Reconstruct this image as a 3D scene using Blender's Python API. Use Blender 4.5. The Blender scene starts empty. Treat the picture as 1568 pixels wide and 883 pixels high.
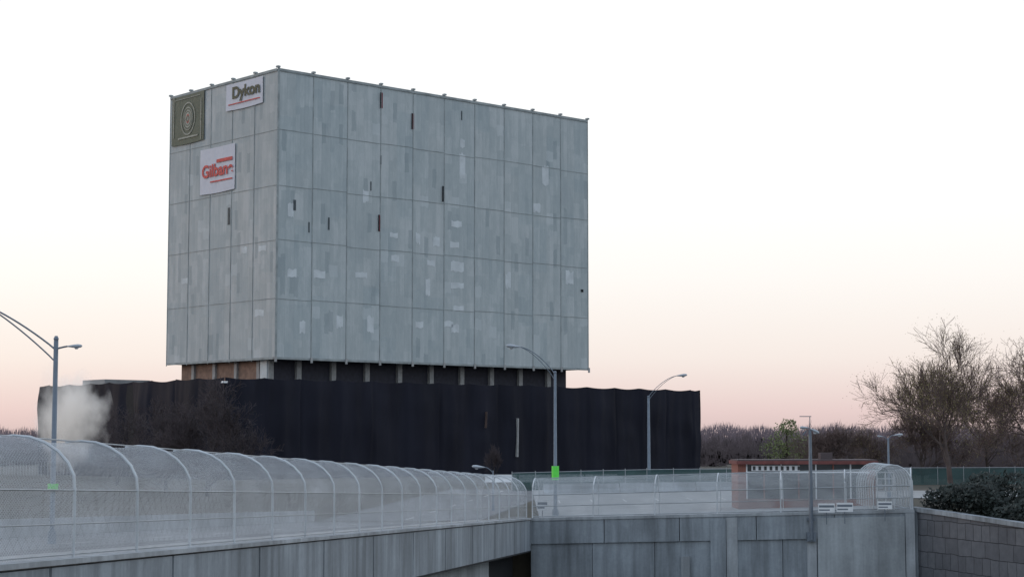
import bpy, math, random
from mathutils import Vector, noise
random.seed(7)
F=2700.0; HOR=672.0; PIT=math.atan((HOR-441.5)/F)
LIFT=14.0
def ray(px,py):
    a=(px-784)/F; b=(441.5-py)/F
    return Vector((a, math.cos(PIT)-b*math.sin(PIT), math.sin(PIT)+b*math.cos(PIT)))
def P(px,py,Y):
    d=ray(px,py); return d*(Y/d.y)
scene=bpy.context.scene
# ---------------------------------------------------------------- materials
def mk(name):
    m=bpy.data.materials.new(name); m.use_nodes=True
    nt=m.node_tree; b=nt.nodes['Principled BSDF']
    return m,nt,b
def N(nt,t,**k):
    n=nt.nodes.new(t)
    for a,v in k.items(): setattr(n,a,v)
    return n
def math_n(nt,op,a,b=None,c=None):
    n=N(nt,'ShaderNodeMath',operation=op)
    for i,v in enumerate((a,b,c)):
        if v is None: continue
        if isinstance(v,(int,float)): n.inputs[i].default_value=v
        else: nt.links.new(v,n.inputs[i])
    return n.outputs[0]
def mixc(nt,f,a,b,bt='MIX'):
    n=N(nt,'ShaderNodeMix',data_type='RGBA',blend_type=bt)
    for i,v in ((0,f),(6,a),(7,b)):
        if isinstance(v,(int,float)): n.inputs[i].default_value=v
        elif isinstance(v,tuple): n.inputs[i].default_value=(*v,1)
        else: nt.links.new(v,n.inputs[i])
    return n.outputs[2]
def ramp(nt,f,stops):
    n=N(nt,'ShaderNodeValToRGB'); e=n.color_ramp.elements
    while len(e)<len(stops): e.new(0.5)
    for i,(p,c) in enumerate(stops):
        e[i].position=p; e[i].color=(*c,1) if isinstance(c,tuple) else (c,c,c,1)
    nt.links.new(f,n.inputs[0]); return n.outputs[0]
def objc(nt): return N(nt,'ShaderNodeTexCoord').outputs['Object']
def mapp(nt,v,s):
    n=N(nt,'ShaderNodeMapping'); n.inputs['Scale'].default_value=s; nt.links.new(v,n.inputs[0]); return n.outputs[0]
def noi(nt,v,s,d=4,r=.55):
    n=N(nt,'ShaderNodeTexNoise'); n.inputs['Scale'].default_value=s; n.inputs['Detail'].default_value=d; n.inputs['Roughness'].default_value=r
    nt.links.new(v,n.inputs[0]); return n.outputs['Fac']
def simple(name,c,rough=.7,metal=0,var=.25,scale=2.0):
    m,nt,b=mk(name); f=noi(nt,objc(nt),scale)
    lo=tuple(x*(1-var) for x in c); hi=tuple(min(1,x*(1+var)) for x in c)
    nt.links.new(ramp(nt,f,[(.3,lo),(.7,hi)]),b.inputs['Base Color'])
    b.inputs['Roughness'].default_value=rough; b.inputs['Metallic'].default_value=metal
    return m
def concrete(name,c,stain=.6,band=False):
    m,nt,b=mk(name); o=objc(nt)
    f1=noi(nt,o,.35,6,.6); f2=noi(nt,mapp(nt,o,(1.3,1.3,.10)),1.0,5,.65); f3=noi(nt,o,6,4,.6)
    f4=noi(nt,mapp(nt,o,(.45,.45,.05)),1.0,3,.6)
    col=ramp(nt,f1,[(.3,tuple(x*.78 for x in c)),(.7,tuple(x*1.12 for x in c))])
    s=ramp(nt,f2,[(.38,1-stain),(.60,1.0)])
    col=mixc(nt,.8,col,s,'MULTIPLY')
    col=mixc(nt,.6,col,ramp(nt,f4,[(.38,.62),(.55,1.0)]),'MULTIPLY')
    col=mixc(nt,.5,col,ramp(nt,f3,[(.3,.8),(.7,1.05)]),'MULTIPLY')
    nt.links.new(col,b.inputs['Base Color']); b.inputs['Roughness'].default_value=.85
    bp=N(nt,'ShaderNodeBump'); bp.inputs['Strength'].default_value=.3; nt.links.new(f3,bp.inputs['Height']); nt.links.new(bp.outputs[0],b.inputs['Normal'])
    return m
M_conc=concrete('weathered_concrete',(.345,.385,.425),.45)
M_conc2=concrete('pale_concrete',(.45,.485,.51),.3)
M_cap=concrete('concrete_edge',(.45,.48,.51),.35)
M_asph=simple('asphalt',(.15,.155,.165),.9,0,.2,.4)
M_pave=simple('pavement',(.33,.335,.34),.9,0,.15,.8)
M_paint=simple('road_paint',(.7,.7,.68),.7,0,.1)
M_galv=simple('galvanised_steel',(.52,.55,.58),.5,.1,.2,.6)
M_rail=simple('galvanised_rail',(.34,.36,.38),.5,.2,.15)
M_pole=simple('lamp_pole_steel',(.17,.20,.24),.5,.4,.12)
M_white=simple('white_sheet',(.75,.76,.78),.7,0,.06)
M_lampglass=simple('lamp_housing',(.38,.41,.45),.4,.2,.1)
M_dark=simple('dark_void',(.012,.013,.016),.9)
M_green=simple('green_tape',(.12,.75,.08),.5,0,.1)
M_col=simple('neck_column',(.34,.34,.34),.8,0,.2)
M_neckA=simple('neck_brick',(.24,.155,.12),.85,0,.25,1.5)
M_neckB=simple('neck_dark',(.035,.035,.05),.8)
M_under=simple('soffit',(.03,.032,.036),.9)
M_seam=simple('facade_seam',(.30,.33,.335),.8,0,.3,.6)
M_slotred=simple('slot_red',(.16,.02,.03),.7)
M_slot=simple('slot_dark',(.06,.075,.085),.7)
M_patch=simple('pale_patch',(.58,.62,.645),.8,0,.14,.7)
M_bark=simple('bark',(.075,.055,.05),.9,0,.3,1)
M_twig=simple('twig',(.125,.085,.075),.9,0,.3,1)
M_darkbark=simple('dark_bark',(.045,.036,.038),.9)
M_darktwig=simple('dark_twig',(.062,.048,.052),.9)
M_bud=simple('spring_buds',(.34,.29,.12),.8,0,.35,.4)
M_greentree=simple('young_leaf',(.16,.18,.07),.8,0,.4,.5)
M_ivy=simple('ivy_leaf',(.018,.026,.022),.75,0,.5,.8)
M_farA=simple('far_trees',(.235,.185,.205),.95,0,.2,.05)  # distance haze put into the colour, paler and pinker
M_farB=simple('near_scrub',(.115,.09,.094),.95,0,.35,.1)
M_red=simple('roof_trim',(.16,.05,.045),.7)
M_glass,_nt,_b=mk('dark_glass'); _b.inputs['Base Color'].default_value=(.05,.055,.06,1); _b.inputs['Roughness'].default_value=.15
def brickm():
    m,nt,b=mk('red_brick'); o=mapp(nt,objc(nt),(1,1,1))
    n=N(nt,'ShaderNodeTexBrick'); n.inputs['Scale'].default_value=4; n.inputs['Color1'].default_value=(.27,.08,.05,1); n.inputs['Color2'].default_value=(.18,.06,.045,1); n.inputs['Mortar'].default_value=(.3,.26,.23,1); n.inputs['Mortar Size'].default_value=.012
    sw=N(nt,'ShaderNodeSeparateXYZ'); nt.links.new(o,sw.inputs[0]); cb=N(nt,'ShaderNodeCombineXYZ')
    nt.links.new(math_n(nt,'ADD',sw.outputs[0],sw.outputs[1]),cb.inputs[0]); nt.links.new(sw.outputs[2],cb.inputs[1]); nt.links.new(cb.outputs[0],n.inputs[0])
    nt.links.new(n.outputs[0],b.inputs['Base Color']); b.inputs['Roughness'].default_value=.85; return m
M_brick=brickm()
def groundm():
    m,nt,b=mk('ground_grass'); o=objc(nt)
    c=ramp(nt,noi(nt,o,.06,6,.6),[(.35,(.035,.036,.026)),(.55,(.065,.057,.042)),(.7,(.10,.085,.07))])
    c=mixc(nt,.5,c,ramp(nt,noi(nt,o,1.5,5,.7),[(.3,.6),(.7,1.1)]),'MULTIPLY')
    nt.links.new(c,b.inputs['Base Color']); b.inputs['Roughness'].default_value=.95; return m
M_ground=groundm()
def uvn(nt): return N(nt,'ShaderNodeUVMap').outputs[0]
def facade():
    m,nt,b=mk('facade_sheeting'); uv=uvn(nt); s=N(nt,'ShaderNodeSeparateXYZ'); nt.links.new(uv,s.inputs[0])
    wob=noi(nt,uv,.8,3); su=math_n(nt,'ADD',s.outputs[0],math_n(nt,'MULTIPLY',math_n(nt,'SUBTRACT',wob,.5),.4))
    wob2=noi(nt,mapp(nt,uv,(1.7,1,1)),.9,3); sv=math_n(nt,'ADD',s.outputs[1],math_n(nt,'MULTIPLY',wob2,.8))
    def cells(cw,ch,seed):
        iu=math_n(nt,'FLOOR',math_n(nt,'DIVIDE',su,cw))
        w1=N(nt,'ShaderNodeTexWhiteNoise',noise_dimensions='1D'); nt.links.new(math_n(nt,'ADD',iu,seed),w1.inputs['W'])
        iv=math_n(nt,'FLOOR',math_n(nt,'ADD',math_n(nt,'DIVIDE',sv,ch),w1.outputs[0]))
        cb=N(nt,'ShaderNodeCombineXYZ'); nt.links.new(iu,cb.inputs[0]); nt.links.new(iv,cb.inputs[1]); cb.inputs[2].default_value=seed
        w=N(nt,'ShaderNodeTexWhiteNoise',noise_dimensions='3D'); nt.links.new(cb.outputs[0],w.inputs[0]); return w.outputs[0]
    a=cells(1.36,3.6,1.3); a2=cells(.68,5.1,5.1); a3=cells(2.725,7.2,9.7)
    nz=noi(nt,mapp(nt,uv,(1,.35,1)),1.1,8,.75); nb=noi(nt,uv,.09,3); ns=noi(nt,mapp(nt,uv,(2.2,.12,1)),1.0,4,.6)
    t=math_n(nt,'ADD',math_n(nt,'MULTIPLY',a,.15),math_n(nt,'MULTIPLY',a2,.13))
    t=math_n(nt,'ADD',t,math_n(nt,'MULTIPLY',a3,.08)); t=math_n(nt,'ADD',t,math_n(nt,'MULTIPLY',nz,.6)); t=math_n(nt,'ADD',t,math_n(nt,'MULTIPLY',nb,.35)); t=math_n(nt,'ADD',t,math_n(nt,'MULTIPLY',ns,.35))
    col=ramp(nt,t,[(.56,(.325,.38,.405)),(.83,(.415,.465,.48)),(1.0,(.51,.55,.565))])
    col=mixc(nt,math_n(nt,'MULTIPLY',a3,.16),col,(.45,.44,.42))
    side=math_n(nt,'MULTIPLY',math_n(nt,'GREATER_THAN',s.outputs[0],90.0),.45)   # low sun's warm tint put into the sheet colour, front wall excepted
    col=mixc(nt,side,col,mixc(nt,1.0,col,(1.04,.98,.97),'MULTIPLY'))
    pale=math_n(nt,'GREATER_THAN',cells(1.36,1.5,21.2),.975)
    col=mixc(nt,math_n(nt,'MULTIPLY',pale,.4),col,(.58,.62,.64))
    dk=math_n(nt,'GREATER_THAN',cells(.68,2.6,33.2),.95)
    col=mixc(nt,math_n(nt,'MULTIPLY',dk,.4),col,(.22,.27,.295))
    fu=math_n(nt,'FRACT',math_n(nt,'DIVIDE',s.outputs[0],1.3625)); lnn=math_n(nt,'LESS_THAN',fu,.06)
    col=mixc(nt,math_n(nt,'MULTIPLY',lnn,.14),col,(.2,.23,.25))
    nt.links.new(col,b.inputs['Base Color']); b.inputs['Roughness'].default_value=.8
    bp=N(nt,'ShaderNodeBump'); bp.inputs['Strength'].default_value=.25; bp.inputs['Distance'].default_value=.15; nt.links.new(nz,bp.inputs['Height']); nt.links.new(bp.outputs[0],b.inputs['Normal'])
    return m
M_fac=facade()
def tarpm():
    m,nt,b=mk('black_tarp'); uv=uvn(nt)
    f=noi(nt,mapp(nt,uv,(.3,.06,1)),1.0,3,.5)
    c=ramp(nt,f,[(.35,(.0085,.009,.017)),(.65,(.0145,.0155,.027))])
    nt.links.new(c,b.inputs['Base Color']); b.inputs['Roughness'].default_value=.75
    b.inputs['Specular IOR Level'].default_value=.2
    return m
M_tarp=tarpm()
def meshm(name,cell,cov,col,base=0.0):
    m,nt,b=mk(name); uv=uvn(nt); s=N(nt,'ShaderNodeSeparateXYZ'); nt.links.new(uv,s.inputs[0])
    def ln(op):
        d=math_n(nt,op,s.outputs[0],s.outputs[1]); return math_n(nt,'LESS_THAN',math_n(nt,'FRACT',math_n(nt,'DIVIDE',math_n(nt,'ADD',d,500),cell)),cov)
    k=math_n(nt,'MAXIMUM',ln('ADD'),ln('SUBTRACT'))
    tr=N(nt,'ShaderNodeBsdfTransparent'); mx=N(nt,'ShaderNodeMixShader'); nt.links.new(k,mx.inputs[0]); nt.links.new(tr.outputs[0],mx.inputs[1]); nt.links.new(b.outputs[0],mx.inputs[2])
    nt.links.new(mx.outputs[0],nt.nodes['Material Output'].inputs[0])
    cc=ramp(nt,noi(nt,mapp(nt,uv,(.25,.8,1)),1.0,4,.6),[(.3,tuple(x*.7 for x in col)),(.7,tuple(min(1,x*1.15) for x in col))])
    nt.links.new(cc,b.inputs['Base Color']); b.inputs['Roughness'].default_value=.7; b.inputs['Specular IOR Level'].default_value=.2
    return m
M_mesh=meshm('chain_link_mesh',.085,.17,(.64,.67,.71))
M_meshR=meshm('chain_link_mesh_dense',.085,.165,(.60,.63,.66))
M_mesh2=meshm('green_privacy_mesh',.06,.62,(.06,.11,.11))
def blockm():
    m,nt,b=mk('stone_block'); uv=uvn(nt)
    w=N(nt,'ShaderNodeTexNoise'); w.inputs['Scale'].default_value=.8; nt.links.new(uv,w.inputs[0])
    mv=N(nt,'ShaderNodeVectorMath',operation='MULTIPLY_ADD'); nt.links.new(w.outputs['Color'],mv.inputs[0]); mv.inputs[1].default_value=(.22,.22,0); nt.links.new(uv,mv.inputs[2])
    n=N(nt,'ShaderNodeTexBrick'); nt.links.new(mv.outputs[0],n.inputs[0]); n.inputs['Scale'].default_value=1; n.inputs['Brick Width'].default_value=1.7; n.inputs['Row Height'].default_value=1.05; n.inputs['Mortar Size'].default_value=.03; n.inputs['Mortar Smooth'].default_value=.5
    n.squash=.6; n.squash_frequency=2; n.offset=.37
    n.inputs['Color1'].default_value=(.14,.147,.165,1); n.inputs['Color2'].default_value=(.10,.105,.12,1); n.inputs['Mortar'].default_value=(.05,.052,.06,1)
    c=mixc(nt,.6,n.outputs[0],ramp(nt,noi(nt,uv,1.6,6,.7),[(.3,.6),(.7,1.15)]),'MULTIPLY')
    nt.links.new(c,b.inputs['Base Color']); b.inputs['Roughness'].default_value=.95
    bp=N(nt,'ShaderNodeBump'); bp.inputs['Distance'].default_value=.06; bp.invert=True; nt.links.new(n.outputs[1],bp.inputs['Height']); nt.links.new(bp.outputs[0],b.inputs['Normal'])
    return m
M_block=blockm()
# ---------------------------------------------------------------- mesh helper
class MB:
    def __init__(s): s.v=[]; s.f=[]; s.m=[]; s.uv=[]; s.mats=[]
    def mi(s,mat):
        if mat not in s.mats: s.mats.append(mat)
        return s.mats.index(mat)
    def face(s,pts,mat,uv=None):
        i=len(s.v); s.v+= [tuple(p) for p in pts]; s.f.append(tuple(range(i,i+len(pts)))); s.m.append(s.mi(mat)); s.uv.append(uv or [(0,0)]*len(pts))
    def box(s,x0,x1,y0,y1,z0,z1,mat):
        c=[(x,y,z) for z in (z0,z1) for x,y in ((x0,y0),(x1,y0),(x1,y1),(x0,y1))]
        s.hexa(c,mat)
    def hexa(s,c,mat):
        i=len(s.v); s.v+=[tuple(p) for p in c]; k=s.mi(mat)
        for q in ((0,3,2,1),(4,5,6,7),(0,1,5,4),(1,2,6,5),(2,3,7,6),(3,0,4,7)):
            s.f.append(tuple(i+a for a in q)); s.m.append(k); s.uv.append([(0,0)]*4)
    def tube(s,pts,rs,mat,n=6,cap=True):
        pts=[Vector(p) for p in pts]; k=s.mi(mat)
        if isinstance(rs,(int,float)): rs=[rs]*len(pts)
        rings=[]
        for j,p in enumerate(pts):
            d=(pts[min(j+1,len(pts)-1)]-pts[max(j-1,0)]).normalized()
            a=d.cross(Vector((0,0,1)) if abs(d.z)<.9 else Vector((1,0,0))).normalized(); b=d.cross(a)
            i=len(s.v)
            for t in range(n):
                w=2*math.pi*t/n; s.v.append(tuple(p+(a*math.cos(w)+b*math.sin(w))*rs[j]))
            rings.append(i)
        for r0,r1 in zip(rings,rings[1:]):
            for t in range(n):
                s.f.append((r0+t,r0+(t+1)%n,r1+(t+1)%n,r1+t)); s.m.append(k); s.uv.append([(0,0)]*4)
        if cap and n>3:
            s.f.append(tuple(rings[0]+t for t in range(n))); s.m.append(k); s.uv.append([(0,0)]*n)
            s.f.append(tuple(rings[-1]+t for t in range(n))); s.m.append(k); s.uv.append([(0,0)]*n)
    def beam(s,a,b,w,z0,z1,mat):
        a=Vector(a); b=Vector(b); w=Vector((w[0],w[1],0))
        lo=Vector((0,0,z0)); hi=Vector((0,0,z1))
        s.hexa([a+lo,b+lo,b+w+lo,a+w+lo,a+hi,b+hi,b+w+hi,a+w+hi],mat)
    def obj(s,name,parent=None,smooth=False,loc=None,rotz=0):
        me=bpy.data.meshes.new(name); me.from_pydata(s.v,[],s.f); 
        for m in s.mats: me.materials.append(m)
        me.polygons.foreach_set('material_index',s.m)
        ul=me.uv_layers.new(name='UVMap'); flat=[c for u in s.uv for p in u for c in p]; ul.data.foreach_set('uv',flat)
        if smooth: me.polygons.foreach_set('use_smooth',[True]*len(s.f))
        me.update(); o=bpy.data.objects.new(name,me); scene.collection.objects.link(o)
        if parent: o.parent=parent
        if loc: o.location=loc
        o.rotation_euler[2]=rotz
        return o
def empty(name,loc=(0,0,0),rotz=0):
    o=bpy.data.objects.new(name,None); scene.collection.objects.link(o); o.location=loc; o.rotation_euler[2]=rotz; o.empty_display_size=1; return o
# ---------------------------------------------------------------- terrain
XF=lambda Y:-10.7+.1405*(Y-42)
def clamp(t): return max(0,min(1,t))
def HL(Y):
    if Y<126: return -3.08-(max(Y,-20)-42)*.0327
    return -5.83+clamp((Y-126)/74)*1.03
def HR(Y):
    if Y<120: return -5.0-(120-max(Y,40))*.034
    return -5.0+clamp((Y-120)/80)*.2
def H(X,Y): 
    t=clamp((X-1)/26); return HL(Y)*(1-t)+HR(Y)*t
def XR(Y): return 27.2+(120-Y)*.26
def ground():
    g=MB(); rows=[]; LOW=-14
    for Y in (-3000,-800,-200,-40,0,15,30,42,55,70,85,100,112,119):
        l=XF(max(Y,-40))-2.2; r=XR(max(Y,-40))+.6
        row=[(x,Y,HL(Y)) for x in (-6000,-1500,-500,-200,-100,-60,-35)]
        row+=[(l,Y,HL(Y)),(l+.05,Y,LOW)]+[(l+(r-l)*t,Y,LOW) for t in (.2,.4,.6,.8)]+[(r-.05,Y,LOW),(r,Y,HR(Y))]
        row+=[(x,Y,HR(Y)) for x in (90,150,300,600,1500,6000)]
        rows.append(row)
    l=XF(126)-1.5; r=28
    for hi in (0,1):
        row=[(x,127.0+hi*.1,HL(127)) for x in (-6000,-1500,-500,-200,-100,-60,-35)]
        xs=[l,l+.05]+[l+(r-l)*t for t in (.2,.4,.6,.8)]+[r-.05,r]
        for i,x in enumerate(xs):
            y=127.3-6*clamp((x-1.1)/26)+hi*.1
            low = hi==0 and 0<i<len(xs)-1
            row.append((x,y,LOW if low else H(x,y)))
        row+=[(x,121.3+hi*.1,HR(121)) for x in (90,150,300,600,1500,6000)]
        rows.append(row)
    for Y in (135,150,165,180,200,240,300,400,600,1000,2000,4500,9000):
        row=[]
        for i,p in enumerate(rows[-1]): row.append((p[0],Y,H(p[0],Y)))
        rows.append(row)
    n=len(rows[0]); g.v=[p for r in rows for p in r]; g.mi(M_ground)
    for i in range(len(rows)-1):
        for j in range(n-1):
            a=i*n+j; g.f.append((a,a+1,a+n+1,a+n)); g.m.append(0); g.uv.append([(0,0)]*4)
    g.obj('ground')
ground()
def strip(name,s0,s1,Ys,mat,dz):
    g=MB()
    for a,b in zip(Ys,Ys[1:]):
        q=[]
        for Y,s in ((a,s0),(a,s1),(b,s1),(b,s0)):
            q.append((XF(Y)-s,Y,HL(Y)+dz))
        g.face([q[0],q[3],q[2],q[1]],mat)
    return g.obj(name)
YS=[-40,0,15,30,42,55,70,85,100,112,126,127,135,150,165,180]
strip('road',3.6,15,YS,M_asph,.03)
mk_=MB()
Y=20
while Y<175:
    q=[(XF(Y)-9.1,Y,HL(Y)+.036),(XF(Y)-8.95,Y,HL(Y)+.036),(XF(Y+3)-8.95,Y+3,HL(Y+3)+.036),(XF(Y+3)-9.1,Y+3,HL(Y+3)+.036)]
    mk_.face(q,M_paint); Y+=9
mk_.obj('road_markings')
g=MB()
for a,b in zip(YS[:11],YS[1:11]):
    A=Vector((XF(a),a,HL(a))); B=Vector((XF(b),b,HL(b)))
    g.beam(A,B,(-3.6,0),-.4,.15,M_pave)
g.obj('sidewalk')
g=MB()
for a,b in zip(YS[:11],YS[1:11]):
    A=Vector((XF(a)-15.1,a,HL(a))); B=Vector((XF(b)-15.1,b,HL(b)))
    g.beam(A,B,(-.3,0),-.2,.8,M_cap)
g.obj('road_barrier')
g=MB()
ys=[127.5,135,150,165,180,200]
for a,b in zip(ys,ys[1:]):
    for x0,x1 in ((2,10),(10,20),(20,27)):
        ya=lambda x,y: max(y,128.0-6*clamp((x-1.1)/26)) if y<130 else y
        pts=[(x0,ya(x0,a)),(x1,ya(x1,a)),(x1,b),(x0,b)]
        g.face([(x,y,H(x,y)+.05) for x,y in pts],M_pave)
g.obj('parking_lot')
g=MB(); 
for i in range(8):
    x=4+i*2.8
    g.face([(x,150,H(x,150)+.062),(x+.12,150,H(x,150)+.062),(x+.12,155,H(x,155)+.066),(x,155,H(x,155)+.066)],M_paint)
g.obj('parking_markings')
g=MB()
for x0,x1 in ((28,45),(45,70),(70,120)):
    g.face([(x0,148,H(x0,148)+.05),(x1,148,H(x1,148)+.05),(x1,168,H(x1,168)+.05),(x0,168,H(x0,168)+.05)],M_pave)
g.obj('side_road')
# ---------------------------------------------------------------- overpass concrete
bridge=empty('overpass_wall')
g=MB(); ya,yb=-10,126
A=Vector((XF(ya)+.25,ya,HL(ya))); B=Vector((XF(yb)+.25,yb,HL(yb)))
NS=16
for i in range(NS):
    a=A.lerp(B,i/NS); b=A.lerp(B,(i+1)/NS-.0012)
    g.beam(a,b,(-.24,0),-2.0,.10,M_conc)
g.obj('fascia_beam',bridge)
g=MB(); g.beam(A+Vector((.06,0,0)),B+Vector((.06,0,0)),(-.65,0),.153,.28,M_cap); g.obj('coping',bridge)
g=MB(); B2=A.lerp(B,(113-ya)/(yb-ya))
g.beam(A+Vector((-1.0,0,0)),B2+Vector((-1.0,0,0)),(-.5,0),-12,-2.0,M_conc2); g.obj('abutment_wall',bridge)
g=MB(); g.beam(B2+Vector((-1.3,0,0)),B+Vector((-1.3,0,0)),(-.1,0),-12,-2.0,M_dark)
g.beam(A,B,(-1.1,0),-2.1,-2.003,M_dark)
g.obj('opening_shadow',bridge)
g=MB(); p=Vector((XF(100)-.7,100,-9.7)); g.box(p.x-.03,p.x+.0,98,101,-10.6,-9.55,M_greentree); g.obj('green_sign_plate',bridge)
C0=Vector((1.35,126,-5.83)); C1=Vector((27.2,120,-5.0))
dr=(C1-C0).normalized(); nr=Vector((dr.y,-dr.x,0)).normalized()
wall=empty('concrete_retaining_wall')
g=MB(); 
def along(px):
    d=ray(px,800)
    e=C1-C0; t=(C0.x*d.y-C0.y*d.x)/(e.y*d.x-e.x*d.y); return t
tA=along(1100);tB=along(1243)
def seg(t0,t1,off,z0,z1,mat,th=.6):
    a=C0.lerp(C1,t0)+nr*off; b=C0.lerp(C1,t1)+nr*off; g.beam(a,b,(-nr.x*th,-nr.y*th),z0,z1,mat)
for k in range(6):
    seg(k/6,(k+1)/6-.0015,0,-11,-1.55,M_conc)
for k in range(5):
    seg(k/5,(k+1)/5-.002,.14,-1.547,.08,M_conc)
seg(0,1,.2,.083,.28,M_cap,.75)
seg(tA-.02,tA+.02,.24,-11,-.1,M_conc,.38); seg(tA+.0215,tA+.05,.19,-11,.0,M_cap,.33)
seg(tB-.012,tB+.012,.22,-11,-1.2,M_cap,.36)
seg(tB+.015,.975,.2,-11,-.15,M_conc2,.35)
seg(.977,1.0,.26,-11,.05,M_cap,.41)
seg(along(1043),along(1056),.2,-11,-2.6,M_cap,.3)
g.obj('wall_panels',wall)
g=MB(); e=Vector((28.0,131,-5.0)); g.beam(C1,e,(.4,0),-11,.2,M_conc); g.obj('wall_return',wall)
g=MB(); pts=[]
for i in range(13):
    Y=121.2-i*5; pts.append(Vector((XR(Y)+.2,Y,HR(Y)+.15)))
u=0
for a,b in zip(pts,pts[1:]):
    L=(b-a).length
    g.face([(a.x,a.y,-14),(b.x,b.y,-14),b,a],M_block,[(u,-14),(u+L,-14),(u+L,b.z),(u,a.z)]); 
    g.beam(a+Vector((-.12,0,0)),b+Vector((-.12,0,0)),(.6,0),.0,.28,M_conc)
    u+=L
g.obj('stone_block_wall')
# ---------------------------------------------------------------- tunnel fences
def tunnel(name,A,B,wdir,n,w=2.5,h0=1.6,h1=2.9,sag=.07,back=True,hr=.035,hcut=1.0,rad_rail=.02,mm=None):
    par=empty(name); A=Vector(A);B=Vector(B); wd=Vector(wdir).normalized()
    K=12; jr=random.Random(n)
    prof=[(0,0),(0,h0*.5),(0,h0)]
    for k in range(1,K+1):
        w_=math.pi*k/K; prof.append((w/2-w/2*math.cos(w_),h0+(h1-h0)*math.sin(w_)))
    if back: prof+=[(w,h0*.5),(w,0)]
    vl=[0]
    for p,q in zip(prof,prof[1:]): vl.append(vl[-1]+math.hypot(q[0]-p[0],q[1]-p[1]))
    def pt(t,k,sg=0,lean=0):
        p=A.lerp(B,t); s,z=prof[k]
        c=Vector((0,0,h0*.8))+wd*(w/2)
        q=wd*s+Vector((0,0,z)); 
        if 2<k<K+3: q=q+(c-q).normalized()*sg
        return p+q+(B-A).normalized()*(lean*z)
    g=MB(); L=(B-A).length; SUB=4
    for i in range(n*SUB):
        t0=i/(n*SUB); t1=(i+1)/(n*SUB)
        rnd=.6+.8*noise.noise((i//SUB*3.1,.5,.2))
        s0=sag*rnd*math.sin(math.pi*(i%SUB)/SUB); s1=sag*rnd*math.sin(math.pi*((i%SUB)+1)/SUB)
        for k in range(len(prof)-1):
            g.face([pt(t0,k,s0),pt(t1,k,s1),pt(t1,k+1,s1),pt(t0,k+1,s0)],mm or M_mesh,[(t0*L,vl[k]),(t1*L,vl[k]),(t1*L,vl[k+1]),(t0*L,vl[k+1])])
    g.obj('mesh',par)
    g=MB()
    kc=int(2+K*hcut) if hcut<1 else len(prof)-1
    for i in range(n+1):
        t=i/n; le=jr.uniform(-.02,.02) if 0<i<n else 0
        g.tube([pt(t,k,-.03,le) for k in range(kc+1)],[hr if k<K//2+2 else hr*.6 for k in range(kc+1)],M_galv,6)
    for k in (2,K//2+2,1):
        g.tube([pt(0,k),pt(1,k)],rad_rail*.8 if k==1 else rad_rail,M_rail,5)
    lo=Vector((0,0,.08)); g.tube([pt(0,0)+lo,pt(1,0)+lo],rad_rail,M_rail,5)
    g.obj('hoops',par)
    return par
fz=.28
a0=Vector((XF(16.8),16.8,HL(16.8)+fz)); b0=Vector((XF(125.5),125.5,HL(125.5)+fz))
tunnel('chain_link_fence',a0,b0,(-1,.14,0),25,w=3.2,hcut=.62,hr=.043,sag=.13)
A2=C0+Vector((.1,.1,.28)); B2_=C1+Vector((-.2,.1,.28))
tunnel('chain_link_fence',A2,B2_,(-nr.x,-nr.y,0),6,w=2.2,h1=2.75,sag=.05,hr=.05,rad_rail=.035,mm=M_meshR)
tunnel('chain_link_fence',C1+Vector((-.1,.1,.28)),C1+Vector((.9,11,.28)),(-1,.1,0),7,w=2.6,h0=1.5,h1=2.95,sag=.04,hr=.06,rad_rail=.03,mm=M_meshR)
g=MB(); pf=empty('privacy_fence'); line=[Vector((0,176,0)),Vector((14,184,0)),Vector((28,186,0)),Vector((60,192,0)),Vector((110,196,0))]
gp=MB(); u=0
for a,b in zip(line,line[1:]):
    n=int((b-a).length/3)+1; L=(b-a).length
    for i in range(n):
        p=a.lerp(b,i/n); q=a.lerp(b,(i+1)/n); zp=H(p.x,p.y); zq=H(q.x,q.y); uu=u+L*i/n; u2=u+L*(i+1)/n
        g.face([(p.x,p.y,zp),(q.x,q.y,zq),(q.x,q.y,zq+1.75),(p.x,p.y,zp+1.75)],M_mesh2,[(uu,0),(u2,0),(u2,1.7),(uu,1.7)])
        gp.tube([(p.x,p.y,zp),(p.x,p.y,zp+1.95)],.04,M_rail,5)
        gp.tube([(p.x,p.y,zp+1.8),(q.x,q.y,zq+1.8)],.03,M_rail,4)
    u+=L
g.obj('mesh',pf); gp.obj('posts',pf)
jb=MB()
def jersey(x,y,ang,L=3.6,mat=M_cap):
    prof=[(-.3,0),(.3,0),(.28,.08),(.12,.35),(.08,.85),(-.08,.85),(-.12,.35),(-.28,.08)]
    d=Vector((math.cos(ang),math.sin(ang),0)); n=Vector((-d.y,d.x,0)); z=H(x,y)+.05
    p0=[Vector((x,y,z))+n*a+Vector((0,0,b)) for a,b in prof]; p1=[p+d*L for p in p0]
    for i in range(8): jb.face([p0[i],p0[(i+1)%8],p1[(i+1)%8],p1[i]],mat)
    jb.face(p0,mat); jb.face(p1,mat)
for i in range(9): jersey(3+i*3.7,170+i*.4,.1)
for i in range(4): jersey(-3+i*3.75,198+i*.3,.1,3.6,M_white)
jb.obj('jersey_barrier')
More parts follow.
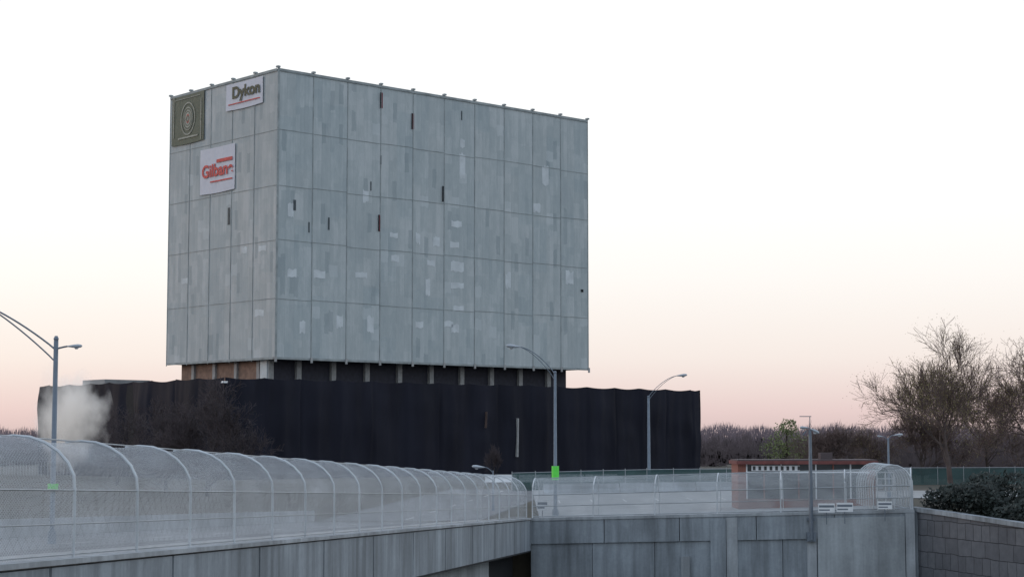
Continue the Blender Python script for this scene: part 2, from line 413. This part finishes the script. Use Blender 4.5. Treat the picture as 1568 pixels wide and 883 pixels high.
# ---------------------------------------------------------------- main building
TH=math.atan2(.669,.743); D=219.0
C=P(421,548,D); ZB=C.z; ZT=P(426,105,D).z; HT=ZT-ZB
bld=empty('office_tower',(C.x,C.y,0),TH)
LX,LY=54.5,25.7; g=MB()
g.face([(0,0,ZB),(LX,0,ZB),(LX,0,ZT),(0,0,ZT)],M_fac,[(0,0),(LX,0),(LX,HT),(0,HT)])
g.face([(0,LY,ZB),(0,0,ZB),(0,0,ZT),(0,LY,ZT)],M_fac,[(100+LY,0),(100,0),(100,HT),(100+LY,HT)])
g.face([(LX,0,ZB),(LX,LY,ZB),(LX,LY,ZT),(LX,0,ZT)],M_fac,[(200,0),(200+LY,0),(200+LY,HT),(200,HT)])
g.face([(LX,LY,ZB),(0,LY,ZB),(0,LY,ZT),(LX,LY,ZT)],M_fac,[(300,0),(300+LX,0),(300+LX,HT),(300,HT)])
g.face([(0,0,ZT),(LX,0,ZT),(LX,LY,ZT),(0,LY,ZT)],M_seam)
g.face([(0,0,ZB),(0,LY,ZB),(LX,LY,ZB),(LX,0,ZB)],M_under)
g.obj('walls',bld)
g=MB(); rowz=[ZB+HT*t for t in (.205,.405,.595,.787)]
bx=LX/10; by=LY/5
for i in range(11):
    x=i*bx; g.box(x-.05,x+.05,-.06,-.004,ZB-.25,ZT+.12,M_seam)
    g.box(x-.2,x+.2,-.22,.25,ZT+.123,ZT+.34,M_seam); g.box(x-.16,x+.16,-.2,-.103,ZB-.45,ZB+.25,M_col)
for i in range(1,6):
    y=i*by; g.box(-.06,-.004,y-.045,y+.045,ZB-.25,ZT+.12,M_seam)
    g.box(-.22,.25,y-.2,y+.2,ZT+.123,ZT+.34,M_seam)
g.box(-.10,.2,-.10,-.062,ZB-.2,ZT+.2,M_seam)
for z in rowz:
    for i in range(10):
        dz=random.uniform(-.12,.12); d2=dz+random.uniform(-.06,.06)
        x0,x1=i*bx+.1,(i+1)*bx-.1; h=.032
        g.hexa([(x0,-.04,z+dz-h),(x1,-.04,z+d2-h),(x1,-.004,z+d2-h),(x0,-.004,z+dz-h),(x0,-.04,z+dz+h),(x1,-.04,z+d2+h),(x1,-.004,z+d2+h),(x0,-.004,z+dz+h)],M_seam)
    for i in range(5):
        g.box(-.04,-.004,i*by+.1,(i+1)*by-.1,z-.03,z+.03,M_seam)
g.box(0.1,LX,-.12,-.104,ZT-.28,ZT+.05,M_seam); g.box(-.12,-.104,0.1,LY,ZT-.28,ZT+.05,M_seam)
g.box(0.1,LX,-.09,-.063,ZB-.12,ZB+.16,M_seam); g.box(-.09,-.063,0.1,LY,ZB-.12,ZB+.16,M_seam)
g.obj('seams',bld)
ca,sa=math.cos(TH),math.sin(TH)
def loc(px,py,face):
    d=ray(px,py); dl=(d.x*ca+d.y*sa, -d.x*sa+d.y*ca, d.z); o=(-(C.x*ca+C.y*sa), C.x*sa-C.y*ca)
    if face=='A': k=-o[1]/dl[1]; return o[0]+k*dl[0], k*dl[2]
    k=-o[0]/dl[0]; return o[1]+k*dl[1], k*dl[2]
g=MB()
def rect(x0,y0,x1,y1,face):
    cx,cy=(x0+x1)/2,(y0+y1)/2
    a=loc(x0,cy,face)[0]; b=loc(x1,cy,face)[0]; za=loc(cx,y0,face)[1]; zb=loc(cx,y1,face)[1]
    return min(a,b),max(a,b),min(za,zb),max(za,zb)
def patch(x0,y0,x1,y1,mat,face='A',off=.02,th=.015):
    a,b,z0,z1=rect(x0,y0,x1,y1,face)
    if face=='A': g.box(a,b,-off-th,-off,z0,z1,mat)
    else: g.box(-off-th,-off,a,b,z0,z1,mat)
prnd=random.Random(12)
def tpatch(x,y,w,h,face='A'):
    a,b,z0,z1=rect(x-w/2,y-h/2,x+w/2,y+h/2,face); off=.018; n=5
    top=[(a+(b-a)*i/n,z1+prnd.uniform(-.18,.12)*(z1-z0)*.8) for i in range(n+1)]; bot=[(a+(b-a)*i/n,z0+prnd.uniform(-.12,.2)*(z1-z0)*.8) for i in range(n+1)]
    for i in range(n):
        q=[bot[i],bot[i+1],top[i+1],top[i]]
        g.face([(u,-off,v) if face=='A' else (-off,u,v) for u,v in q],M_patch)
for x,y,w,h in [(489,420,18,13),(553,421,18,9),(447,418,14,12),(699,343,16,10),(696,375,14,9),(700,408,20,16),(700,437,20,10),(702,472,16,8),(687,496,14,9),(697,503,12,13),(642,497,12,10),(605,396,12,10),(660,403,12,9),(668,370,10,14),(603,360,12,8),(708,253,9,38),(708,220,7,14),(445,322,9,22),(520,492,10,20),(567,497,10,26),(822,318,11,14),(640,365,7,16),(463,500,9,20),(655,440,7,26),(835,270,10,30),(560,300,9,20),(872,425,12,20),(778,430,8,24)]:
    tpatch(x,y,w,h)
for x,y,w,h in [(397,479,14,11),(402,380,12,9),(374,383,8,10),(283,430,10,9)]:
    tpatch(x,y,w,h,'B')
for x,y0,y1,mt in [(584,142,166,M_slotred),(632,174,198,M_slotred),(679,285,309,M_slot),(581,329,354,M_slotred)]:
    patch(x-1.6,y0,x+1.8,y1,mt,off=.03); patch(x-2.6,y0,x-1.7,y1,M_dark,off=.1,th=.12)
patch(349,318,352.5,344,M_slot,'B',off=.03); patch(502,333,504.5,352,M_slot,off=.03); patch(889,443,893,447,M_dark,off=.05)
patch(449,306,453,322,M_slot,off=.03); patch(472,340,474,356,M_slot,off=.03)
patch(582,238,584,252,M_slot,off=.03); patch(567,278,568.6,292,M_slot,off=.03); patch(706,170,707.6,184,M_slot,off=.03)
g.obj('patches',bld)
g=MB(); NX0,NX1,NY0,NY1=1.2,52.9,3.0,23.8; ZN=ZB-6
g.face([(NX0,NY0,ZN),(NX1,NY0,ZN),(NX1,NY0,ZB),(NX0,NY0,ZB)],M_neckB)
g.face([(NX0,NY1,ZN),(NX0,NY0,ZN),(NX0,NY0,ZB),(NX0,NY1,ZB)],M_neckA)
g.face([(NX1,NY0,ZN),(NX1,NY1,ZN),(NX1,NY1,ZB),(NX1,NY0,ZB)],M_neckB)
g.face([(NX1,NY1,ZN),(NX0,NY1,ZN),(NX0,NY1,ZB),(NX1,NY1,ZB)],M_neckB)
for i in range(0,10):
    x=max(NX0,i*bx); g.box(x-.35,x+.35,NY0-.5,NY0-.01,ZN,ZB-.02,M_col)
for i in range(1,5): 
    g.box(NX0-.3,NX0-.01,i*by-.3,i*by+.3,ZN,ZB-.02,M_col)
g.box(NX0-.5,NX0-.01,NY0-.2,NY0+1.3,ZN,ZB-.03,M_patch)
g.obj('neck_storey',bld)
def banner(name,x0,y0,x1,y1,mat):
    e=MB(); b_,a_,zb,za=rect(x0,y0,x1,y1,'B'); n=12; ya,yb=a_,b_
    for i in range(n):
        for j in range(n):
            q=[]
            for di,dj in ((0,0),(1,0),(1,1),(0,1)):
                u=(i+di)/n; v=(j+dj)/n
                yy=ya+(yb-ya)*u; zz=zb+(za-zb)*v-.12*math.sin(u*math.pi)*(1 if v<.1 else .4)
                off=.16+.07*noise.noise((yy*.8,zz*.5,x0))
                q.append((-off,yy,zz))
            e.face(q,mat)
    return e.obj(name,bld,True)
M_olive=simple('olive_banner',(.15,.16,.12),.8,0,.1); M_bw=simple('white_banner',(.62,.63,.70),.8,0,.04)
M_crest=simple('crest_grey',(.36,.36,.31),.8); M_tred=simple('red_print',(.58,.09,.08),.7); M_tblk=simple('dark_print',(.09,.09,.055),.7)
def text(s,cx,cy,size_px,mat,off=.27,bold=.03,wpx=40):
    y,z=loc(cx,cy,'B'); cu=bpy.data.curves.new('print','FONT'); cu.body=s; cu.align_x='CENTER'; cu.align_y='CENTER'
    cu.size=size_px*D/F*1.35; cu.offset=bold; cu.extrude=.005
    o=bpy.data.objects.new('banner_print',cu); scene.collection.objects.link(o); o.parent=bld; cu.materials.append(mat)
    bpy.context.view_layer.update()
    want=abs(loc(cx-wpx/2,cy,'B')[0]-loc(cx+wpx/2,cy,'B')[0]); sx=want/max(.1,o.dimensions.x)
    o.location=(-off,y,z); o.rotation_euler=(math.pi/2,0,-math.pi/2); o.scale=(sx,1,1)
banner('crest_banner',265,145,314,219,M_olive)
banner('white_banner',348,124,404,164,M_bw); banner('white_banner',308,225,361,294,M_bw)
text('Dykon',379,139,19,M_tblk,bold=.07,wpx=42); text('Gilbane',335,261,21,M_tred,bold=.06,wpx=47)
g=MB()
patch(352,155,400,156.5,M_tred,'B',off=.25); patch(334,242,358,247,M_tred,'B',off=.25);patch(324,275,358,277,M_tred,'B',off=.25)
cy,cz=loc(290,182,'B')
def ring(r0,r1,mat,off,sy=.8,n=28):
    for i in range(n):
        a=2*math.pi*i/n;b=2*math.pi*(i+1)/n
        g.face([(-off,cy+sy*r*math.cos(t),cz+r*math.sin(t)) for r,t in ((r0,a),(r1,a),(r1,b),(r0,b))],mat)
ring(2.05,2.25,M_crest,.26); ring(.02,1.6,M_crest,.25); ring(.5,.62,M_tred,.27,.6); ring(0.3,.45,M_olive,.28); ring(.9,1.0,M_olive,.28); ring(1.25,1.45,M_olive,.28)
patch(275,209,305,211.5,M_crest,'B',off=.25); patch(270,150,309,151,M_crest,'B',off=.25);patch(268,150,269,213,M_crest,'B',off=.25);patch(309.5,150,310.5,213,M_crest,'B',off=.25)
g.obj('banner_emblems',bld)
# ---------------------------------------------------------------- podium with tarps
CP=P(345,577,210.0); pod=empty('tarp_covered_podium',(CP.x,CP.y,0),TH)
PZ=CP.z; PLX,PLY=83.7,46.4; PB=-5.2
def tarp(name,L,fn,seed):
    g=MB(); nx=int(L/.25); nz=24; pn=5.45
    def pt(i,j):
        u=i*L/nx; w=.6*noise.noise((u*.1,seed,3)); k=int((u+w)/pn); fr=(u+w)/pn-k; v=j/nz
        top=PZ-.20*math.sin(math.pi*fr)+.14*noise.noise((k*2.3,seed,0))
        z=PB+(top-PB)*v
        uw=u+.8*noise.noise((z*.15,u*.10,seed+2))
        d=.55*noise.noise((uw*.25,z*.05,seed))+.20*noise.noise((uw*.8,z*.09,seed+5))+.035*noise.noise((uw*2.0,z*.3,seed+9))
        d+=.22*(1-abs(2*fr-1))**2 + .13*(k%2) -.22*max(0,1-abs(fr-.03)/.05)
        d+=.16*noise.noise((k*1.7+seed,z*.35,2))*math.sin(math.pi*fr)
        d*=(.25+.9*math.sin(math.pi*min(.85,(1-v)+.08)))
        return fn(u,d),z
    P_={}
    for i in range(nx+1):
        for j in range(nz+1):
            (x,y),z=pt(i,j); P_[i,j]=len(g.v); g.v.append((x,y,z))
    g.mi(M_tarp)
    for i in range(nx):
        for j in range(nz):
            g.f.append((P_[i,j],P_[i+1,j],P_[i+1,j+1],P_[i,j+1])); g.m.append(0)
            z=j*.5; g.uv.append([(i*.25,z),(i*.25+.25,z),(i*.25+.25,z+.5),(i*.25,z+.5)])
    g.obj(name,pod,True)
tarp('tarp_front',PLX,lambda u,d:(u,-d-.1),1.0)
tarp('tarp_side',PLY,lambda u,d:(-d-.1,u),4.0)
tarp('tarp_end',PLY,lambda u,d:(PLX+d+.1+.3,u),7.0)
g=MB(); g.box(0.1,PLX-.1,1.3,PLY-.1,PB,PZ-.45,M_dark)
g.box(1.2,8,31,37,PZ-.449,PZ+.55,M_pave)
g.obj('podium_core',pod)
g=MB(); 
def locp(px,py):
    d=ray(px,py); dl=(d.x*ca+d.y*sa, -d.x*sa+d.y*ca, d.z); o=(-(CP.x*ca+CP.y*sa), CP.x*sa-CP.y*ca)
    k=(-.8-o[1])/dl[1]; return o[0]+k*dl[0], k*dl[2]
for x0,x1,y0,y1,m_ in ((792,794.6,640,699,M_col),(745,746.2,630,655,M_twig),(341,349,583,586,M_white)):
    a,za=locp(x0,y0); b,zb=locp(x1,y1)
    g.hexa([(a,-.82,zb),(b-.1,-.82,zb),(b-.1,-.4,zb),(a,-.4,zb),(a+.08,-.82,za),(b,-.82,za),(b,-.4,za),(a+.08,-.4,za)],m_)
g.obj('tarp_tears',pod)
# ---------------------------------------------------------------- lamps
def head(g,p,d,L=1.1,s=1.0):
    d=Vector(d).normalized(); up=Vector((0,0,1)); side=d.cross(up).normalized(); up=side.cross(d)
    sec=[(0,.06,.05),(.15,.10,.07),(.4,.17,.12),(.7,.2,.15),(.9,.16,.12),(1,.05,.05)]
    rings=[]
    for t,w,h in sec:
        rings.append([p+d*(t*L)+side*(w*s*math.cos(a))+up*(h*s*math.sin(a)) for a in [2*math.pi*i/10 for i in range(10)]])
    for r,q in zip(rings,rings[1:]):
        for i in range(10): g.face([r[i],r[(i+1)%10],q[(i+1)%10],q[i]],M_lampglass)
    g.face(rings[0],M_lampglass); g.face(rings[-1],M_lampglass)
    c=p+d*(L*.62)-up*(.13*s)
    g.tube([c,c-up*(.1*s)],[.16*s,.09*s],M_white,10)
def lamp(base,top,arms,r=.1,r2=.07,tape=None,name='street_lamp',curv=1.0):
    par=empty(name,base); b=Vector(base); g=MB(); t=Vector(top)-b
    g.tube([(0,0,0),(0,0,.5)],[r*1.8,r*1.6],M_pole,10); g.tube([(0,0,.5),t],[r,r2],M_pole,10); g.tube([t,t+Vector((0,0,.12))],[r2*1.25,r2*.6],M_pole,10)
    g.obj('pole',par,True)
    g=MB()
    for st,tip,dbl,hd in arms:
        st=Vector(st)-b; tip=Vector(tip)-b; n=10; pts=[]
        for i in range(n+1):
            u=i/n; p=st.lerp(tip,u); lin=u; cv=math.sin(u*math.pi/2)**.85; p.z=st.z+(tip.z-st.z)*(lin*(1-curv)+cv*curv); pts.append(p)
        g.tube(pts,.036,M_pole,6)
        if dbl:
            pts2=[p-Vector((0,0,.45*(1-i/n))) for i,p in enumerate(pts)]; g.tube(pts2,.03,M_pole,6)
        if hd: 
            d=tip-st; d.z*=.12; head(g,tip,d,hd,hd/1.1)
    g.obj('arm',par,True)
    if tape:
        g=MB(); z0,z1=tape; g.tube([(0,0,z0-b.z),(0,0,z1-b.z)],r*1.9,M_green,10); g.obj('safety_tape',par)
def ln(x,ytop,Y,arms,r,r2,tape=None,curv=1.0):
    t=P(x,ytop,Y); b=Vector((t.x,t.y,H(t.x,t.y))); t.x=b.x
    A=[(P(x,a[0],Y),P(a[1],a[2],Y),a[3],a[4]) for a in arms]
    tp=None
    if tape: tp=(P(x,tape[1],Y).z,P(x,tape[0],Y).z)
    lamp(b,t,A,r,r2,tp,curv=curv)
ln(86,519,65,[(536,-24,466,True,.8),(534,103,530,False,.55)],.10,.085,(740,750),curv=.3)
ln(850,570,132,[(573,797,531,True,1.1)],.15,.10,(713,734),curv=.75)
ln(993,607,200,[(607,1036,575,True,1.2)],.2,.14,curv=.75)
ln(1360,672,150,[(672,1368,666,False,.8),(676,1352,668,False,.5)],.1,.08)
ln(755,722,140,[(724,742,715,False,1.0)],.07,.05)
tm=C0.lerp(C1,tB)+nr*.5
tp=P(1240,658,tm.y)
par=empty('security_camera_pole',(tm.x,tm.y,tm.z-1.6)); g=MB(); bz=tm.z-1.6
g.tube([(0,0,0),(0,0,tp.z-bz)],[.15,.11],M_pole,10); g.box(-.3,.3,-.05,.35,-.1,.5,M_pole); g.box(-.25,.25,.0,.4,1.3,1.5,M_pole)
g.tube([(0,0,tp.z-bz),(0,0,tp.z-bz+.95)],.03,M_pole,6); g.tube([(-.7,0,tp.z-bz+.93),(.1,0,tp.z-bz+.93)],.03,M_pole,6)
head(g,Vector((0,0,tp.z-bz+.1)),(1,0,-.5),.7,.8); head(g,Vector((-.1,0,tp.z-bz+.15)),(-1,0,.05),.6,.7)
g.tube([(-.5,0,tp.z-bz-.35),(-.2,0,tp.z-bz)],.04,M_pole,5)
g.obj('pole_and_cameras',par)
# ---------------------------------------------------------------- brick shelter
Yb=133.0; p0=P(1130,703,Yb); p1=P(1340,703,Yb); zt=p0.z; zb=H(p0.x,Yb); W=p1.x-p0.x
sh=empty('brick_station_building',(p0.x,Yb,zb)); hh=zt-zb; g=MB()
g.box(0,.6,-.0,4,0,hh-.35,M_brick); g.box(W-.5,W,0,4,0,hh-.35,M_brick); g.box(.6,W-.5,3.7,4,0,hh-.35,M_brick)
g.box(.6,W-.5,-.0,.3,0,.8,M_brick); g.obj('brick_walls',sh)
g=MB(); g.box(-.15,W+.15,-.4,4.3,hh-.35,hh-.1,M_red); g.box(-.05,W+.05,-.3,4.2,hh-.1,hh,M_farB); g.obj('roof',sh)
g=MB(); g.box(.6,W-.5,.12,.15,.8,hh-.35,M_glass); g.obj('glazing',sh)
g=MB(); n=7
for i in range(n+1):
    x=.65+(W-1.2)*i/n; g.box(x-.05,x+.05,.02,.118,.8,hh-.35,M_brick if i%2 else M_white)
g.box(.6,W-.5,.0,.119,hh-1.0,hh-.9,M_white); g.box(1.0,W*.45,-.05,-.002,hh-.85,hh-.45,M_white)
for i in range(9): g.box(1.1+i*.42,1.3+i*.42,-.08,-.052,hh-.8,hh-.5,M_glass)
g.obj('window_frames',sh)
g=MB(); g.box(W*.62,W*.62+.9,1,2,hh+.003,hh+.5,M_farB); g.obj('roof_unit',sh)
def sign(x0,y0,x1,y1,Y,name='notice_sign'):
    a=P(x0,y1,Y); b=P(x1,y0,Y); par=empty(name,(a.x,a.y,a.z)); g=MB(); w=b.x-a.x; h=b.z-a.z
    g.box(0,w,-.02,.0,0,h,M_white); g.box(.05,w-.05,-.024,-.021,h*.55,h*.8,M_pole); g.box(.05,w*.7,-.024,-.021,h*.2,h*.35,M_pole); g.obj('plate',par)
    g=MB(); g.tube([(w/2,.04,-.8),(w/2,.04,h)],.03,M_pole,6); g.obj('post',par)
sign(1253,770,1278,784,120.1); sign(1281,769,1306,783,119.9); sign(1344,767,1366,779,119.7); sign(822,765,839,781,127.5)
g=MB(); c=P(1342,724,126); zb2=H(c.x,126)
for i in range(3): g.box(c.x+i*.6,c.x+i*.6+.08,126,126.08,zb2,c.z,M_white)
for i in range(6): g.box(c.x,c.x+1.28,126.01,126.07,zb2+.4+i*.45,zb2+.46+i*.45,M_white)
g.obj('metal_gate')
# ---------------------------------------------------------------- vegetation
def baretree(name,base,height,seed,spread=.55,levels=6,m1=M_bark,m2=M_twig,buds=0,r=.28,low=.2,kids=4,wide=1.0,rmin=.012,budr=.22):
    rnd=random.Random(seed); par=empty(name,base); g=MB(); tips=[]; 
    def rec(p,d,L,r,lv):
        pts=[p]; rs=[r]; n=3
        for i in range(n):
            d=(d+Vector((rnd.uniform(-1,1),rnd.uniform(-1,1),rnd.uniform(-.5,.8)))*.16).normalized()
            p=p+d*(L/n); pts.append(p); rs.append(max(rmin*.8,r*(1-.45*(i+1)/n)))
        g.tube(pts,rs,m1 if lv<3 else m2,6 if lv<2 else (4 if lv<3 else 3),cap=False)
        if lv>=levels-2: tips.append(p)
        if lv>=levels: return
        k=kids if lv<levels-1 else kids-1
        if lv==1: k+=1
        for c in range(k):
            t=rnd.uniform(.3,1) if c else 1.0
            if lv==0: t=rnd.uniform(low,1)
            x=t*n; i=min(n-1,int(x)); q=pts[i].lerp(pts[i+1],x-i)
            a=rnd.uniform(0,6.283); sp=spread*rnd.uniform(.6,1.5)
            if lv==0: a=c*6.283/k+rnd.uniform(-.4,.4)
            side=d.cross(Vector((math.cos(a),math.sin(a),.3))).normalized()
            nd=(d*math.cos(sp)+side*math.sin(sp)+Vector((0,0,.12))).normalized()
            rec(q,nd,L*rnd.uniform(.62,.86),max(rmin,rs[i+1]*.68),lv+1)
    rec(Vector((0,0,0)),Vector((0,0,1)),height*.30,r,0)
    zs=sorted(v[2] for v in g.v); zm=zs[int(len(zs)*.9985)]; k=height/zm; g.v=[(v[0]*k*wide,v[1]*k*wide,v[2]*k) for v in g.v]
    g.obj('branches',par)
    if buds:
        g=MB()
        for _ in range(buds):
            p=rnd.choice(tips)*k; p=Vector((p.x*wide+rnd.gauss(0,budr),p.y*wide+rnd.gauss(0,budr),p.z+rnd.gauss(0,budr)))
            a=Vector((rnd.uniform(-1,1),rnd.uniform(-1,1),rnd.uniform(-1,1))).normalized(); b=a.cross(Vector((.3,.5,.8))).normalized(); s=rnd.uniform(.03,.065)
            g.face([p-a*s,p-b*s*.7,p+a*s,p+b*s*.7],M_bud)
        g.obj('buds',par)
def onground(px,Y):
    p=P(px,700,Y); return (p.x,Y,H(p.x,Y)-.05)
def ht(px,py,Y):
    b=onground(px,Y); return P(px,py,Y).z-b[2]
baretree('deciduous_tree',onground(1456,165),ht(1458,499,165),3,.5,6,buds=12000,r=.28,low=.3,wide=1.1,rmin=.016,budr=.4)
baretree('deciduous_tree',onground(1600,172),ht(1585,512,172),11,.62,6,buds=8000,r=.30,low=.35,wide=1.05,rmin=.016,budr=.35)
baretree('deciduous_tree',onground(1412,195),ht(1412,605,195),17,.6,6,buds=2500,r=.15,wide=1.0,rmin=.017)
baretree('deciduous_tree',onground(1510,205),ht(1510,575,205),23,.7,6,buds=2500,r=.18,wide=1.1,rmin=.017)
baretree('bare_tree',onground(318,165),ht(318,585,165),5,.65,6,M_darkbark,M_darktwig,r=.2,rmin=.013)
baretree('bare_tree',onground(255,172),ht(255,612,172),9,.7,6,M_darkbark,M_darktwig,r=.16,rmin=.013)
baretree('bare_tree',onground(180,190),ht(180,618,190),15,.8,5,M_darkbark,M_darktwig,r=.15,rmin=.014)
baretree('bare_shrub',onground(757,192),ht(757,680,192),19,.4,5,M_darkbark,M_darktwig,r=.06,wide=.6)
baretree('bare_shrub',onground(1268,200),ht(1268,650,200),27,.7,6,M_bark,M_twig,r=.15)
baretree('bare_shrub',onground(1330,215),ht(1330,652,215),28,.7,6,M_bark,M_twig,r=.15,buds=1500)
def leafcloud(name,blobs,n,size,mat,seed,trunk=None):
    rnd=random.Random(seed); g=MB()
    for c,r in blobs:
        for _ in range(n):
            v=Vector((rnd.gauss(0,1),rnd.gauss(0,1),rnd.gauss(0,1))).normalized()*rnd.uniform(.3,1)**.5
            v*=1+.35*noise.noise(v*2+Vector((seed,0,0)))
            p=Vector(c)+Vector((v.x*r[0],v.y*r[1],v.z*r[2]))
            a=Vector((rnd.uniform(-1,1),rnd.uniform(-1,1),rnd.uniform(-1,1))).normalized(); b=a.orthogonal().normalized(); s=size*rnd.uniform(.6,1.4)
            g.face([p-a*s,p-b*s*.6,p+a*s,p+b*s*.6],mat)
    if trunk: g.tube([trunk[0],trunk[1]],[.25,.1],M_bark,6)
    return g.obj(name)
b=onground(1205,260); c=Vector(b)
leafcloud('budding_tree',[(c+Vector((dx,0,dz)),(rx,2,rz)) for dx,dz,rx,rz in ((0,5,2.4,2.2),(-1.8,3.5,2.2,2),(1.8,3.8,2.2,1.8),(.3,6.6,1.4,1.3),(0,2,2.9,1.8))],420,.16,M_greentree,2,(c,c+Vector((0,0,6))))
bl=[]
rr=random.Random(4)
for i in range(95):
    Y=rr.uniform(93,120.5); o_=rr.uniform(0,10)*(.4 if i%3==0 else 1); X=XR(Y)+1.1+o_; f_=rr.random()
    z=HR(Y)+.3+f_*(1.3+min(.7,o_*.15))
    bl.append(((X,Y,z),(1.1+o_*.07,1.3,.85)))
leafcloud('ivy_hedge',bl,480,.14,M_ivy,8)
def treeline(name,x0,x1,Y,ytop,mat,n,seed,step,fill=1.0):
    rnd=random.Random(seed); g=MB(); x=x0
    while x<x1:
        yy=Y*rnd.uniform(.93,1.07); zt_=P(x,ytop+12*noise.noise((x*.012,seed,0))+rnd.uniform(-4,4),yy).z; c=P(x,700,yy); z0=H(c.x,yy)-.5
        hgt=zt_-z0; wdt=hgt*rnd.uniform(.35,.55)
        for i in range(n):
            a=rnd.uniform(-1,1); t=rnd.random()**.6
            bx_=c.x+a*wdt*.75; by_=yy+rnd.uniform(-3,3); zz=z0+hgt*t*math.sqrt(max(0,1-.75*a*a))
            s=hgt*.13*rnd.uniform(.5,1.3); lean=rnd.uniform(-.7,.7)+a*.5
            w=hgt*.009*rnd.uniform(.6,1.6)
            g.face([(bx_-w,by_,zz-s),(bx_+w,by_,zz-s),(bx_+lean*s,by_,zz+s)],mat)
        for i in range(int(n*fill/7)):
            a=rnd.uniform(-1,1); zz=z0+hgt*rnd.uniform(0,.5); s=hgt*.11*rnd.uniform(.5,1.2); xx=c.x+a*wdt*.9
            g.face([(xx-s,yy+2,zz-s*.7),(xx+s*.8,yy+2,zz-s),(xx+s,yy+2,zz+s*.5),(xx-s*.3,yy+2,zz+s)],mat)
        x+=step*rnd.uniform(.7,1.3)
    return g.obj(name)
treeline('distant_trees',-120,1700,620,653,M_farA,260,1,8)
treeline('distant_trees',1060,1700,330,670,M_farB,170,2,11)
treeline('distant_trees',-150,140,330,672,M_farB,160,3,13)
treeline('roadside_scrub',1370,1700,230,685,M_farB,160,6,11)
# ---------------------------------------------------------------- steam
def steam():
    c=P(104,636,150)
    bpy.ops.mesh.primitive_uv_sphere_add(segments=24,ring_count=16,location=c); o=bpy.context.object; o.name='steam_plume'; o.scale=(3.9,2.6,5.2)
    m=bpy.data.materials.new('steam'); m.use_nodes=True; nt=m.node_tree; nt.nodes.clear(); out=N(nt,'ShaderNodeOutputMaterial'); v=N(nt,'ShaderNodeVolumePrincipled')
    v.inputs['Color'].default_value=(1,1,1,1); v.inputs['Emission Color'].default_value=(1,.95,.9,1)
    oc=objc(nt); f=noi(nt,mapp(nt,oc,(1.3,1.0,1.2)),1.5,5,.62); ln_=N(nt,'ShaderNodeVectorMath',operation='LENGTH'); nt.links.new(oc,ln_.inputs[0])
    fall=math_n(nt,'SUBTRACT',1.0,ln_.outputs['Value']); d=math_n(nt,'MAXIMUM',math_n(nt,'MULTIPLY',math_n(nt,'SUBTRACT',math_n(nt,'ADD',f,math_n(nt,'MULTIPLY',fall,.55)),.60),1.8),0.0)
    nt.links.new(d,v.inputs['Density']); nt.links.new(math_n(nt,'MULTIPLY',d,.24),v.inputs['Emission Strength']); nt.links.new(v.outputs[0],out.inputs['Volume']); o.data.materials.append(m)  # added glow in the steam, stands in for multiple scattering
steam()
# ---------------------------------------------------------------- world / light / camera
w=bpy.data.worlds.new('World'); scene.world=w; w.use_nodes=True; nt=w.node_tree; nt.nodes.clear()
out=N(nt,'ShaderNodeOutputWorld'); sky=N(nt,'ShaderNodeTexSky',sky_type='NISHITA'); sky.sun_disc=False; sky.sun_elevation=math.radians(3); sky.sun_rotation=math.radians(-75)
b1=N(nt,'ShaderNodeBackground'); b1.inputs[1].default_value=.05; nt.links.new(sky.outputs[0],b1.inputs[0])
tc=N(nt,'ShaderNodeTexCoord'); sp=N(nt,'ShaderNodeSeparateXYZ'); nt.links.new(tc.outputs['Generated'],sp.inputs[0])
c1=ramp(nt,sp.outputs[2],[(0,(.63,.50,.50)),(.015,(.74,.59,.60)),(.045,(.84,.765,.76)),(.09,(.92,.885,.885)),(.14,(.98,.975,.98)),(.35,(.98,1.0,1.05)),(1,(.60,.73,.92))])
c2=ramp(nt,sp.outputs[2],[(0,(.58,.62,.70)),(.3,(.70,.80,.92)),(1,(.60,.73,.92))])
fy=ramp(nt,math_n(nt,'ADD',math_n(nt,'MULTIPLY',sp.outputs[1],.5),.5),[(.35,0.0),(.8,1.0)])
cc=mixc(nt,fy,c2,c1)
b2=N(nt,'ShaderNodeBackground'); nt.links.new(cc,b2.inputs[0]); b2.inputs[1].default_value=1.0
ad=N(nt,'ShaderNodeAddShader'); nt.links.new(b1.outputs[0],ad.inputs[0]); nt.links.new(b2.outputs[0],ad.inputs[1]); nt.links.new(ad.outputs[0],out.inputs[0])
sl=bpy.data.lights.new('sun','SUN'); sl.energy=.3; sl.angle=math.radians(12); sl.color=(1,.8,.7); so=bpy.data.objects.new('sun',sl); scene.collection.objects.link(so)
sd=Vector((-math.cos(math.radians(8)),.35,math.sin(math.radians(8)))); so.rotation_euler=sd.to_track_quat('Z','Y').to_euler()
cam=bpy.data.cameras.new('camera'); co=bpy.data.objects.new('camera',cam); scene.collection.objects.link(co); scene.camera=co
cam.sensor_width=36; cam.lens=36*F/1568; cam.clip_end=20000; cam.clip_start=.5; co.rotation_euler=(math.pi/2+PIT,0,0)
for o in list(scene.objects):
    if o.parent is None: o.location.z+=LIFT
scene.view_settings.view_transform='Standard'; scene.view_settings.look='None'; scene.view_settings.exposure=0
